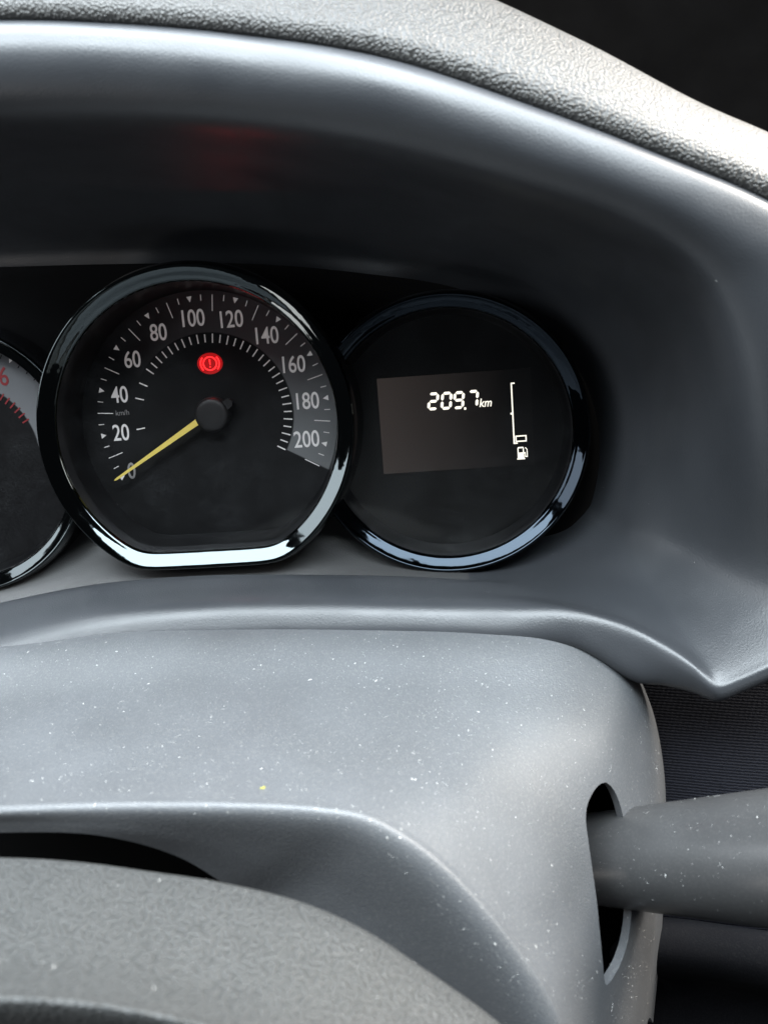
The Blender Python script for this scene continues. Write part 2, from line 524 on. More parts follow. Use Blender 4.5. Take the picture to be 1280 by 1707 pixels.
for k_ in range(10, 20):            # the cheek runs straight out to its edge
    s_ = bez[k_]
    for j_, f_ in ((3, 0.30), (4, 0.56), (5, 0.80)):
        s_[j_] = s_[2].lerp(s_[6], f_) + Vector((0, 0, 0.0022*(1-abs(f_-0.6)*1.6)))
for k_ in range(11, 27):            # face below the ledge and round the nose
    s_ = bez[k_]
    w6 = s_[6].z*1000
    d7, d8 = {14: (1.6, 0.0), 15: (1.2, -1.5), 16: (1.0, -2.5), 17: (1.2, -2.0), 18: (2.0, 0.5), 19: (3.0, 3.0)}.get(k_, (2.0, 1.0) if k_ < 14 else (3.4, 4.6))
    s_[7] = to_w(s_[7], w6+d7)
    s_[8] = to_w(s_[8], w6+d8)
O_BEZ = at(640, 1064, 60)
t_bez = thing('instrument_bezel', O_BEZ, 'smooth dark grey plastic surround hooding all three dials, ending in a pointed lower corner', 'dash surround')
g_bez, vv, ff = loft(bez, 10, 7, O_BEZ, (72, 205, 42, 120))
nc_ = len(g_bez[0])
def in_dial(p_):
    x_, y_ = p_.x, p_.y
    if math.hypot(x_-C_SP.x, y_-C_SP.y) < out_s(math.atan2(y_-C_SP.y, x_-C_SP.x), 0.003):
        return True
    return any((math.hypot(x_-c_.x, y_-c_.y) < RR-0.003) for c_ in (C_DISP, C_TACH))
ff = [f_ for f_ in ff if not (f_[0] % nc_ < 30 and in_dial(sum((vv[k_] for k_ in f_), Vector())/4 + O_BEZ))]   # openings for the dials
fl_ = [f_ for f_ in ff if f_[0] // nc_ >= 205 and f_[0] % nc_ < 27]
fs_ = set(fl_)
ff = [f_ for f_ in ff if f_ not in fs_]
me = mesh('dial_floor', vv, fl_)
flip_to(me, CAM-O_BEZ)
bm = bmesh.new(); bm.from_mesh(me)
bmesh.ops.delete(bm, geom=[v_ for v_ in bm.verts if not v_.link_faces], context='VERTS')
bm.to_mesh(me); bm.free()
link('dial_floor', me, M_FLOOR, t_bez)
me = mesh('surround', vv, ff)
flip_to(me, CAM-O_BEZ)
link('surround', me, M_BEZEL, t_bez)
bp = [at(*q, -3)-O_BEZ for q in ((-330,380),(640,380),(860,470),(1000,600),(1040,760),(1010,900),(900,960),(640,980),(200,985),(-330,1060))]
me = mesh('back_panel', bp + [p-Vector((0,0,0.004)) for p in bp], [tuple(range(10))] + [(i, i+10, (i+1) % 10+10, (i+1) % 10) for i in range(10)])
link('back_panel', me, M_BACK, t_bez, smooth=False)

# ------------------------------------------------------------------ grained cowl round the hood
cowl = [
 P((-290,65,102),(-292,46,105),(-292,20,109),(-294,-20,108),(-296,-65,100),(-298,-95,84),(-298,-95,55),(-280,-60,10)),
 P((0,48,102),(0,30,105),(0,6,109),(2,-34,108),(4,-78,100),(6,-108,84),(6,-108,55),(6,-70,10)),
 P((200,54,102),(201,36,105),(203,12,109),(208,-28,108),(214,-72,100),(218,-102,84),(218,-102,55),(218,-66,10)),
 P((400,72,102),(402,54,105),(408,28,109),(420,-10,108),(432,-54,100),(440,-82,84),(440,-84,55),(438,-50,10)),
 P((640,112,101),(645,94,104),(656,66,108),(676,28,106),(696,-14,98),(706,-40,84),(704,-42,58),(690,-5,10)),
 P((898,200,98),(908,182,102),(921,156,106),(940,120,105),(954,88,98),(960,66,86),(956,66,62),(940,105,10)),
 P((1098,278,96),(1110,260,100),(1124,236,104),(1140,208,103),(1153,184,97),(1160,170,86),(1156,172,62),(1135,215,10)),
 P((1278,355,93),(1289,337,97),(1303,314,101),(1320,288,100),(1334,266,94),(1341,252,84),(1336,254,60),(1312,300,10)),
 P((1484,490,88),(1496,472,92),(1512,450,96),(1532,424,95),(1548,402,90),(1556,388,80),(1550,390,58),(1520,430,10)),
]
for s_ in cowl:
    for j_, d_ in ((0, -6), (1, 0), (2, -3), (3, -6), (4, -7), (5, -5)):
        s_[j_] = to_w(s_[j_], s_[j_].z*1000+d_)
O_COWL = at(900, 200, 60)
t_cowl = thing('dashboard_cowl', O_COWL, 'pebble grained vinyl roll running along the top edge of the dial hood', 'dashboard top')
g_cowl, vv, ff = loft(cowl, 14, 8, O_COWL)
me = mesh('padded_roll', vv, ff)
flip_to(me, CAM-O_COWL)
link('padded_roll', me, M_COWL, t_cowl)

# dark pillar trim beyond the cowl
O_PIL = at(1150, 120, -200)
pil = [P((620,-600,-190),(620,-200,-205),(620,200,-205),(620,500,-190)),
       P((1000,-600,-215),(1000,-200,-235),(1000,200,-235),(1000,500,-215)),
       P((1400,-600,-205),(1400,-200,-225),(1400,200,-225),(1400,500,-205)),
       P((1900,-600,-160),(1900,-200,-170),(1900,200,-170),(1900,500,-160))]
g_, vv, ff = loft(pil, 8, 8, O_PIL)
me = mesh('pillar_trim', vv, ff)
flip_to(me, CAM-O_PIL)
o = link('pillar_trim', me, M_PILLAR)
o.matrix_world = FRAME @ Matrix.Translation(O_PIL)
md = o.modifiers.new('thickness', 'SOLIDIFY'); md.thickness = 0.01; md.offset = -1
tag(o, 'black out-of-focus trim beyond the cowl in the upper right corner', 'pillar trim')

# ------------------------------------------------------------------ dials
def make_rim(parent, outline, top, bevel, floor, metal):
    """inner wall, chrome bevel and outer wall of a dial surround (heights in metres above the dial)"""
    b_in, b_out = bevel
    ch = round_prof([(b_in+0.0004, top-0.0040), (b_in, top-0.0031), (b_in-0.0016, top-0.0021), (b_in-0.0034, top-0.0009), (b_out+0.0005, top-0.0001), (b_out, top-0.0003), (b_out-0.0005, top-0.0014)], 4)
    v, f = ring_profile(outline, ch)
    me = mesh('chrome_bevel', v, f); link('chrome_bevel', me, metal, parent)
    iw = round_prof([(b_in+0.0003, top-0.0040), (b_in+0.0008, top-0.0070), (b_in+0.0022, floor+0.002), (b_in+0.0030, floor-0.0012)], 4)
    v, f = ring_profile(outline, iw)
    me = mesh('inner_wall', v, f); link('inner_wall', me, M_WALL, parent)
    ow = round_prof([(b_out-0.0005, top-0.0015), (b_out-0.0011, top-0.0035), (b_out-0.0014, top-0.009), (b_out-0.0018, -0.006)], 4)
    v, f = ring_profile(outline, ow)
    me = mesh('outer_wall', v, f); link('outer_wall', me, M_GLOSS, parent)
    for c in parent.children:
        if c.name.split('.')[0] in ('chrome_bevel', 'inner_wall', 'outer_wall'):
            bm = bmesh.new(); bm.from_mesh(c.data)
            bmesh.ops.recalc_face_normals(bm, faces=bm.faces)
            bm.to_mesh(c.data); bm.free()

def trim_under_speedometer(parent):
    """cut the small dials off where the speedometer's housing stands"""
    for c in parent.children:
        bm = bmesh.new(); bm.from_mesh(c.data)
        dead = []
        for f_ in bm.faces:
            m_ = f_.calc_center_median()
            x_, y_ = m_.x+parent_off[0]-off.x, m_.y+parent_off[1]-off.y
            if math.hypot(x_, y_) < out_s(math.atan2(y_, x_), 0.0002):
                dead.append(f_)
        bmesh.ops.delete(bm, geom=dead, context='FACES')
        bm.to_mesh(c.data); bm.free()

# --- speedometer
SP_TOP = 0.022
c_rim = C_SP
O_SP = Vector((0, 0, 0))
t_sp = thing('speedometer', O_SP, 'large central speedometer with numerals 20 to 200 and a yellow needle at zero', 'speedometer')
make_rim(t_sp, out_s, SP_TOP, (0.0056, 0.0), 0.0, M_CHROME)
# the rim is centred on its own axis, a little off the dial's
off = Vector((c_rim.x, c_rim.y, 0))
for c in t_sp.children:
    c.location = off
v, f = disc(out_s, 0.0070, -0.0005)
v = [p+off for p in v]
me = mesh('dial_face', v, f)
dial_s = link('dial_face', me, M_DIAL, t_sp, smooth=False)
v, f = disc(out_s, 0.0063, 0.0125)
me = mesh('clear_lens', v, f)
o = link('clear_lens', me, M_LENS, t_sp, smooth=False); o.location = off

A0, KPH = R(209.4), R(-1.138)
tick_cache = {}
def tick(name, w, l, mat, parent, r, a, z=0.0, cx=0.0, cy=0.0):
    key = (name, w, l, mat.name)
    if key not in tick_cache:
        tick_cache[key] = extrude_poly(name, box2(l, w), 0.0, 0.00012)
    return put(name, tick_cache[key], mat, parent, cx+r*math.cos(a), cy+r*math.sin(a), z, a)
tri = extrude_poly('triangle_mark', [(-0.0011, 0), (0.0010, 0.0010), (0.0010, -0.0010)], 0, 0.00012)
ZF = -0.0004
for k in range(0, 211, 5):
    a = A0 + KPH*k
    if k % 20 == 0:
        put('triangle_mark', tri, M_WHITE, dial_s, 0.0437*math.cos(a), 0.0437*math.sin(a), ZF, a)
    elif k % 10 == 0:
        tick('long_tick', 0.00030, 0.0060, M_WHITE, dial_s, 0.0418, a, ZF)
    else:
        tick('short_tick', 0.00028, 0.0022, M_WHITE, dial_s, 0.0438, a, ZF)
for k in [20, 40, 50, 60] + list(range(65, 211, 5)):
    a = A0 + KPH*k
    tick('inner_tick', 0.00045, 0.0034 if k % 10 == 0 else 0.0030, M_WHITE, dial_s, 0.0288, a, ZF)
for k in range(0, 201, 20):
    a = A0 + KPH*k
    me = text_mesh(str(k), 0.0063, 0.76, weight=0.008)
    r = 0.0368 if k else 0.0393
    put('numeral', me, M_WHITE if k else M_GREY_PRINT, dial_s, r*math.cos(a), r*math.sin(a), ZF)
put('unit_text', text_mesh('km/h', 0.0020, 0.95), M_GREY_PRINT, dial_s, at(204, 688, 0).x, at(204, 688, 0).y, ZF)
# needle
tip = at(192, 801, 4); base = at(331, 702, 5)
dv = Vector((tip.x-base.x, tip.y-base.y)); L = dv.length
na = math.atan2(dv.y, dv.x)
nm = extrude_poly('needle', [(0, -0.00115), (L*0.97, -0.0004), (L, 0), (L*0.97, 0.0004), (0, 0.00115), (-0.0015, 0)], 0, 0.0009)
put('needle', nm, M_NEEDLE, t_sp, base.x, base.y, 0.0042, na)
hubc = at(353, 692, 5)
hp = round_prof([(0.0066, 0.0), (0.0066, 0.0045), (0.0058, 0.0058), (0.0030, 0.0062), (0.00001, 0.0062)], 4)
hv, hf = [], []
n = 40
for i in range(n):
    a = 2*math.pi*i/n
    for r, w in hp:
        hv.append((r*math.cos(a), r*math.sin(a), w))
k = len(hp)
hf = [(i*k+j, ((i+1) % n)*k+j, ((i+1) % n)*k+j+1, i*k+j+1) for i in range(n) for j in range(k-1)]
cap = put('needle_cap', mesh('needle_cap', hv, hf), M_CAP, t_sp, hubc.x, hubc.y, 0, 0, True)
tl = extrude_poly('needle_tail', [(0, -0.0021), (0.0086, -0.0016), (0.0095, 0.0), (0.0086, 0.0016), (0, 0.0021)], 0.002, 0.0050)
put('needle_tail', tl, M_CAP, cap, 0, 0, 0, na+math.pi)

# brake warning light: circle, exclamation mark, brackets
wl = at(350, 606, 0)
pane = extrude_poly('warning_light', [(0.0047*math.cos(2*math.pi*i/32), 0.0040*math.sin(2*math.pi*i/32)) for i in range(32)], 0, 0.0001)
lamp = put('warning_light', pane, M_REDGLOW, t_sp, wl.x, wl.y, ZF)
lamp.scale = (1.04, 1.0, 1)
lamp['label'] = 'lit red brake warning symbol'
def arc_strip(r0, r1, a0, a1, n=28, w=0.00012):
    pts = [(r1*math.cos(a0+(a1-a0)*i/n), r1*math.sin(a0+(a1-a0)*i/n)) for i in range(n+1)]
    pts += [(r0*math.cos(a1-(a1-a0)*i/n), r0*math.sin(a1-(a1-a0)*i/n)) for i in range(n+1)]
    return pts
z1 = 0.00012
put('symbol_circle', extrude_poly('symbol_circle', arc_strip(0.0022, 0.0027, 0, R(359.9), 40), 0, 0.0001), M_REDLAMP, lamp, 0, 0, z1)
for s in (0, math.pi):
    put('symbol_bracket', extrude_poly('symbol_bracket', arc_strip(0.0032, 0.0037, R(-42), R(42), 16), 0, 0.0001), M_REDLAMP, lamp, 0, 0, z1, s)
put('symbol_stroke', extrude_poly('symbol_stroke', [(-0.00015, -0.0006), (0.00015, -0.0006), (0.00026, 0.0015), (-0.00026, 0.0015)], 0, 0.0001), M_REDLAMP, lamp, 0, 0.0001, z1)
put('symbol_dot', extrude_poly('symbol_dot', box2(0.0005, 0.0005), 0, 0.0001), M_REDLAMP, lamp, 0, -0.0012, z1)
ll = bpy.data.lights.new('warning_light_glow', 'AREA')
ll.shape = 'DISK'; ll.size = 0.007; ll.energy = 0.0012; ll.color = (1, 0.03, 0.03)
lo = bpy.data.objects.new('warning_light_glow', ll); COL.objects.link(lo)
lo.parent = lamp; lo.location = (0, 0, 0.0012); lo.rotation_euler = (math.pi, 0, 0)

# --- right-hand display dial
c_r = C_DISP
O_R = Vector((c_r.x, c_r.y, 0))
t_r = thing('trip_display', O_R, 'round black display dial with lit trip distance and fuel gauge, right of the speedometer', 'display dial')
out_r = c_outline(RR)
make_rim(t_r, out_r, 0.0135, (0.0050, 0.0), 0.0, M_CHROME2)
v, f = disc(out_r, 0.0062, 0.0)
face_r = link('display_face', mesh('display_face', v, f), M_FACE, t_r, smooth=False)
v, f = disc(out_r, 0.0056, 0.0075)
link('clear_lens', mesh('clear_lens', v, f), M_LENS, t_r, smooth=False)
parent_off = (O_R.x, O_R.y)
trim_under_speedometer(t_r)
sc0 = [at(*q, 0) for q in ((628, 633), (880, 612), (894, 771), (640, 793))]
mid = (sc0[0]+sc0[1]+sc0[2]+sc0[3])/4
x0 = (sc0[0].x+sc0[3].x)/2-mid.x; x1 = (sc0[1].x+sc0[2].x)/2-mid.x
y1 = (sc0[0].y+sc0[1].y)/2-mid.y; y0 = (sc0[2].y+sc0[3].y)/2-mid.y
scr = extrude_poly('screen', [(x0, y0), (x1, y0), (x1, y1), (x0, y1)], -0.0004, 0.00025)
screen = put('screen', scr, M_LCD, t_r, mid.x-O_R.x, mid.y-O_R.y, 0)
ZS = 0.00030
def on_screen(px, py):
    p = at(px, py, 0.3)
    return p.x-mid.x, p.y-mid.y
SEG = {'0': 'abcdef', '2': 'abged', '9': 'abcdfg', '7': 'abc'}
def seven(ch, w, h, t, slant):
    g = t*0.14
    hx, hy = w/2, h/2
    def hor(y):
        return [(-hx+t*0.5+g, y), (-hx+t+g, y+t/2), (hx-t-g, y+t/2), (hx-t*0.5-g, y), (hx-t-g, y-t/2), (-hx+t+g, y-t/2)]
    def ver(x, ya, yb):
        return [(x, ya+g), (x+t/2, ya+t/2+g), (x+t/2, yb-t/2-g), (x, yb-g), (x-t/2, yb-t/2-g), (x-t/2, ya+t/2+g)]
    xa, xb = -hx+t/2, hx-t/2
    ym, yt, yb = 0, hy-t/2, -hy+t/2
    S = {'a': hor(yt), 'g': hor(ym), 'd': hor(yb), 'f': ver(xa, ym, yt), 'b': ver(xb, ym, yt), 'e': ver(xa, yb, ym), 'c': ver(xb, yb, ym)}
    return join_meshes('digit', [extrude_poly('seg', [(x+y*slant, y) for x, y in S[s]], 0, 0.0001) for s in SEG[ch]])
for ch, px, py in (('2', 722, 669), ('0', 744, 668), ('9', 764.5, 667), ('7', 788, 665)):
    x, y = on_screen(px, py)
    put('digit', seven(ch, 0.0042, 0.0066, 0.00105, 0.12), M_LCDON, screen, x, y, ZS)
x, y = on_screen(775, 681)
put('decimal_point', extrude_poly('decimal_point', box2(0.0008, 0.0009), 0, 0.0001), M_LCDON, screen, x, y, ZS)
x, y = on_screen(809, 671)
put('unit_text', text_mesh('km', 0.0031, 0.86, 0.22, 0.0001, 0.012), M_LCDON, screen, x, y, ZS)
# fuel scale
ax, ay = on_screen(851, 638); bx_, by = on_screen(857.5, 740)
hh = ay-by; xm = (ax+bx_)/2; ym = (ay+by)/2
t = 0.0005
put('fuel_scale', extrude_poly('fuel_scale', [(-t/2, -hh/2), (0.0013, -hh/2), (0.0013, -hh/2+t), (t/2, -hh/2+t), (t/2, hh/2-t), (0.0012, hh/2-t), (0.0012, hh/2), (-t/2, hh/2)], 0, 0.0001), M_LCDON, screen, xm, ym, ZS)
put('fuel_scale_tick', extrude_poly('fuel_scale_tick', box2(0.0007, 0.0007), 0, 0.0001), M_LCDON, screen, xm-t, ym, ZS)
x, y = on_screen(868, 731)
w, h, q = 0.0042, 0.0024, 0.00045
put('fuel_segment', join_meshes('fuel_segment', [extrude_poly('s', pl, 0, 0.0001) for pl in (
    [(-w/2, -h/2), (w/2, -h/2), (w/2, -h/2+q), (-w/2, -h/2+q)], [(-w/2, h/2-q), (w/2, h/2-q), (w/2, h/2), (-w/2, h/2)],
    [(-w/2, -h/2+q), (-w/2+q, -h/2+q), (-w/2+q, h/2-q), (-w/2, h/2-q)], [(w/2-q, -h/2+q), (w/2, -h/2+q), (w/2, h/2-q), (w/2-q, h/2-q)])]), M_LCDON, screen, x, y, ZS)
x, y = on_screen(870, 755)
u = 0.0001
pump = [[(-20, -24), (10, -24), (10, -20), (-20, -20)], [(-17, -20), (7, -20), (7, 2), (-17, 2)], [(-17, 2), (-13, 2), (-13, 18), (-17, 18)], [(3, 2), (7, 2), (7, 18), (3, 18)], [(-17, 18), (7, 18), (4, 23), (-14, 23)],
        [(7, -2), (13, -2), (13, 2), (7, 2)], [(10, -16), (13, -16), (13, -2), (10, -2)], [(13, -16), (20, -16), (20, -12), (13, -12)], [(17, -12), (20, -12), (20, 12), (17, 12)], [(17, 12), (20, 12), (14, 21), (11, 19)]]
put('fuel_pump_icon', join_meshes('fuel_pump_icon', [extrude_poly('s', [(a*u, b*u) for a, b in pl], 0, 0.0001) for pl in pump]), M_LCDON, screen, x, y, ZS)

# --- tachometer, cut by the left edge of the picture
c_t = C_TACH
O_T = Vector((c_t.x, c_t.y, 0))
t_t = thing('tachometer', O_T, 'rev counter dial with a red 6, cut off by the left edge', 'tachometer')
out_t = c_outline(RR)
make_rim(t_t, out_t, 0.0135, (0.0050, 0.0), 0.0, M_CHROME)
v, f = disc(out_t, 0.0062, 0.0)
face_t = link('dial_face', mesh('dial_face', v, f), M_TDIAL, t_t, smooth=False)
v, f = disc(out_t, 0.0056, 0.0075)
link('clear_lens', mesh('clear_lens', v, f), M_LENS, t_t, smooth=False)
parent_off = (O_T.x, O_T.y)
trim_under_speedometer(t_t)
p6 = at(7, 627, 0)
a6 = math.atan2(p6.y-O_T.y, p6.x-O_T.x); r6 = (p6.xy-O_T.xy).length
put('numeral', text_mesh('6', 0.0072, 0.80, weight=0.004), M_RED_PRINT, face_t, p6.x-O_T.x, p6.y-O_T.y, 0.00012)
for i in range(-4, 7):
    a = a6-R(5.2)*i
    if i % 5 == 0:
        put('triangle_mark', tri, M_VOID, face_t, 0.0425*math.cos(a), 0.0425*math.sin(a), 0.00012, a)
    else:
        tick('outer_tick', 0.00032, 0.0022, M_VOID, face_t, 0.0425, a, 0.00012)
    tick('inner_tick', 0.00055, 0.0030, M_RED_PRINT, face_t, 0.0282, a, 0.00012)

# ------------------------------------------------------------------ steering column shroud
sh = [
 P((-200,1080,48),(-200,1096,60),(-200,1180,90),(-200,1268,122),(-200,1342,147),(-200,1354,152),(-200,1362,154.5),(-200,1382,157),(-200,1400,158),(-200,1380,148)),
 P((0,1070,48),(0,1086,60),(0,1170,88),(0,1260,120),(0,1334,147),(0,1345,152),(0,1353,154.5),(0,1372,157),(0,1388,158),(0,1372,148)),
 P((200,1046,48),(200,1062,60),(200,1150,88),(200,1250,120),(200,1328,147),(200,1339,152),(199,1347,154.5),(190,1378,158),(168,1393,159),(172,1376,148)),
 P((400,1040,48),(400,1056,60),(400,1145,88),(400,1248,120),(402,1329,147),(402,1340,152),(398,1348,154.5),(345,1400,159),(292,1426,161),(296,1414,150)),
 P((622,1040,48),(620,1055,60),(590,1145,88),(555,1250,118),(530,1336,146),(526,1347,151),(520,1355,153.5),(445,1430,160),(372,1472,163),(384,1450,152)),
 P((803,1040,48),(800,1055,60),(760,1150,86),(690,1265,116),(614,1350,144),(606,1361,149),(598,1370,151.5),(510,1460,160),(430,1512,164),(424,1520,152)),
 P((925,1043,48),(920,1058,60),(890,1165,84),(800,1290,114),(690,1389,142),(679,1400,147),(669,1409,149.5),(570,1500,159),(480,1556,164),(474,1562,152)),
 P((990,1063,48),(985,1078,60),(965,1190,83),(880,1340,112),(755,1440,140),(741,1449,145),(731,1457,147.5),(625,1550,158),(515,1600,163),(508,1604,152)),
 P((1047,1103,48),(1040,1115,60),(1020,1230,82),(940,1400,110),(818,1508,138),(803,1514,143),(792,1521,145.5),(680,1610,157),(545,1650,163),(538,1652,152)),
 P((1083,1172,48),(1075,1180,60),(1058,1300,80),(985,1480,108),(872,1578,136),(856,1581,141),(844,1587,143.5),(730,1670,156),(565,1700,163),(558,1702,152)),
 P((1104,1266,48),(1096,1270,60),(1085,1390,78),(1018,1560,106),(914,1640,134),(898,1641,139),(886,1646,141.5),(775,1730,155),(580,1760,162),(573,1760,150)),
 P((1110,1380,48),(1102,1380,60),(1092,1490,76),(1028,1640,104),(946,1710,132),(930,1709,137),(918,1712,139.5),(815,1790,154),(590,1820,160),(583,1820,150)),
 P((1103,1545,48),(1095,1540,60),(1082,1620,74),(1032,1740,102),(964,1790,130),(949,1786,135),(937,1788,137.5),(840,1850,152),(600,1880,158),(593,1880,148)),
 P((1088,1705,46),(1080,1700,58),(1068,1760,72),(1028,1840,100),(978,1880,128),(963,1872,133),(951,1872,135.5),(850,1910,150),(605,1940,156),(598,1940,146)),
]
for s_ in sh:
    s_.pop()
for s_, w_ in zip(sh[:8], (66, 66, 66, 66, 65.5, 64, 62, 60.5)):
    s_[1] = to_w(s_[1], w_)
for k_, s_ in enumerate(sh):         # front face, undercut towards the right
    dn_ = min(1.0, max(0.0, (k_-2)/3.0))
    s_[6] = s_[6].lerp(s_[7], 0.14)
    for j_, w_ in ((4, 146.5), (5, 150.0), (6, 151.0), (7, 149.5-7.5*dn_), (8, 148.0-15.0*dn_)):
        s_[j_] = to_w(s_[j_], w_)
O_SH = at(600, 1400, 100)
t_sh = thing('steering_column_shroud', O_SH, 'dusty grey plastic steering column cover below the dials, with a stalk slot', 'column cover')
g_sh, vv, ff = loft(sh, 10, 9, O_SH)
me = mesh('upper_shell', vv, ff)
flip_to(me, CAM-O_SH)
shell = link('upper_shell', me, M_SHROUD, t_sh)
md = shell.modifiers.new('thickness', 'SOLIDIFY'); md.thickness = 0.0028; md.offset = -1
# slot for the stalk
slot_px = [(1010,1304),(1019,1312),(1029,1330),(1038,1360),(1046,1400),(1051,1450),(1052,1500),(1049,1550),(1040,1590),(1026,1622),(1010,1642),(1004,1600),(999,1550),(994,1500),(987,1450),(980,1400),(976,1365),(979,1340),(990,1318),(1000,1307)]
dirn = Vector((-0.60, -0.05, -0.80)).normalized()
from mathutils.bvhtree import BVHTree
bvh = BVHTree.FromPolygons([tuple(p) for p in vv], ff)
_sm = cr([Vector((a_, b_, 0)) for a_, b_ in slot_px + slot_px[:1]], 5)[:-1]
cp = []
for px, py in [(p_.x, p_.y) for p_ in _sm]:
    hit = bvh.ray_cast(CAM-O_SH, ray(px, py).normalized())[0]
    cp.append(hit if hit is not None else at(px, py, 95)-O_SH)
nn = len(cp)
cv = [p-dirn*0.03 for p in cp] + [p+dirn*0.03 for p in cp]
cf = [tuple(range(nn)), tuple(range(2*nn-1, nn-1, -1))] + [(i, (i+1) % nn, (i+1) % nn+nn, i+nn) for i in range(nn)]
cme = mesh('slot_cutter', cv, cf)
bm = bmesh.new(); bm.from_mesh(cme); bmesh.ops.recalc_face_normals(bm, faces=bm.faces); bm.to_mesh(cme); bm.free()
cut = bpy.data.objects.new('slot_cutter', cme); COL.objects.link(cut)
cut.matrix_world = t_sh.matrix_world
bo = shell.modifiers.new('slot', 'BOOLEAN'); bo.operation = 'DIFFERENCE'; bo.object = cut; bo.solver = 'EXACT'
bpy.context.view_layer.update()
dg = bpy.context.evaluated_depsgraph_get()
nm_ = bpy.data.meshes.new_from_object(shell.evaluated_get(dg))
shell.modifiers.clear()
shell.data = nm_
nm_.name = 'upper_shell'
bpy.data.objects.remove(cut)
for p in nm_.polygons:
    p.use_smooth = True
nm_.set_sharp_from_angle(angle=R(40))
# dark inside of the column
iv = [at(*q)-O_SH for q in ((-250,1330,70),(300,1330,70),(560,1400,70),(800,1560,70),(800,1900,70),(-250,1900,70))]
me = mesh('column_inside', iv + [p-Vector((0,0,0.03)) for p in iv], [tuple(range(6))] + [(i, i+6, (i+1) % 6+6, (i+1) % 6) for i in range(6)])
link('column_inside', me, M_VOID, t_sh, smooth=False)
iv = [at(*q)-O_SH for q in ((930,1250,62),(1075,1250,45),(1075,1700,45),(930,1700,62))]
me = mesh('slot_inside', iv + [p-Vector((0,0,0.02)) for p in iv], [(0,1,2,3)] + [(i, i+4, (i+1) % 4+4, (i+1) % 4) for i in range(4)])
link('slot_inside', me, M_VOID, t_sh, smooth=False)

# ------------------------------------------------------------------ stalk
sa = at(905, 1431, 66); sb = at(1285, 1430, 112)
axis = (sb-sa); Ls = axis.length; ax_n = axis.normalized()
O_ST = sa
t_st = thing('wiper_stalk', O_ST, 'thick grey tapered control stalk coming out of the column cover on the right', 'stalk')
q = ax_n.to_track_quat('Z', 'Y').to_matrix()
def lathe_axis(prof, n=56):
    v = []
    for i in range(n):
        a = 2*math.pi*i/n
        for r, z in prof:
            v.append(q @ Vector((r*math.cos(a), r*math.sin(a), z)))
    k = len(prof)
    f = [(i*k+j, ((i+1) % n)*k+j, ((i+1) % n)*k+j+1, i*k+j+1) for i in range(n) for j in range(k-1)]
    return v, f
r0, r1 = 0.0130, 0.0182
prof = [(0.0001, -0.002), (0.0095, -0.002), (r0-0.0012, -0.001), (r0-0.0008, 0.001)] + [(r0-0.0007+(r1-r0+0.0007)*t_, Ls*t_) for t_ in (0.04, .25, .5, .75, 1, 1.3, 1.6)]
v, f = lathe_axis(round_prof(prof, 4))
me = mesh('stalk_body', v, f)
bm = bmesh.new(); bm.from_mesh(me); bmesh.ops.recalc_face_normals(bm, faces=bm.faces); bm.to_mesh(me); bm.free()
stalk = link('stalk_body', me, M_STALK, t_st)

# ------------------------------------------------------------------ steering wheel hub
hub = [
 P((-220,1500,166),(-220,1434,174),(-220,1450,180),(-220,1510,194),(-220,1600,212),(-220,1652,224),(-220,1668,228),(-220,1684,228),(-220,1760,220)),
 P((0,1500,166),(0,1430,174),(0,1447,180),(0,1508,194),(0,1598,212),(0,1648,224),(0,1665,228),(0,1681,228),(0,1760,220)),
 P((130,1500,166),(130,1437,174),(128,1454,180),(125,1514,194),(120,1603,212),(118,1654,224),(118,1671,228),(118,1688,228),(118,1765,220)),
 P((250,1515,166),(250,1453,174),(248,1469,180),(242,1530,194),(236,1618,212),(232,1670,224),(230,1686,228),(230,1703,228),(230,1780,220)),
 P((372,1530,166),(370,1471,175),(366,1488,181),(356,1550,195),(346,1640,212),(340,1694,224),(338,1711,228),(338,1728,228),(338,1800,220)),
 P((505,1560,168),(500,1503,176),(494,1519,182),(478,1582,196),(462,1670,213),(454,1728,224),(450,1745,228),(450,1762,228),(450,1830,220)),
 P((608,1600,168),(602,1547,178),(594,1562,184),(574,1622,197),(552,1708,213),(540,1770,224),(536,1788,228),(536,1805,228),(536,1870,220)),
 P((710,1660,170),(703,1612,180),(692,1626,186),(668,1682,198),(640,1762,213),(624,1820,224),(618,1838,228),(618,1855,228),(618,1920,220)),
 P((842,1750,172),(834,1707,182),(822,1718,188),(792,1770,199),(758,1840,213),(738,1895,224),(730,1912,228),(730,1930,228),(730,1990,220)),
 P((930,1830,172),(920,1790,184),(908,1800,190),(876,1850,200),(838,1920,213),(816,1970,224),(808,1988,228),(808,2004,228),(808,2060,220)),
]
O_HUB = at(200, 1700, 190)
t_wh = thing('steering_wheel', O_HUB, 'grained grey steering wheel hub in the lower left corner, sprinkled with dust', 'steering wheel')
g_hub, vv, ff = loft(hub, 12, 9, O_HUB)
me = mesh('hub_cover', vv, ff)
flip_to(me, CAM-O_HUB)
hubo = link('hub_cover', me, M_HUB, t_wh)

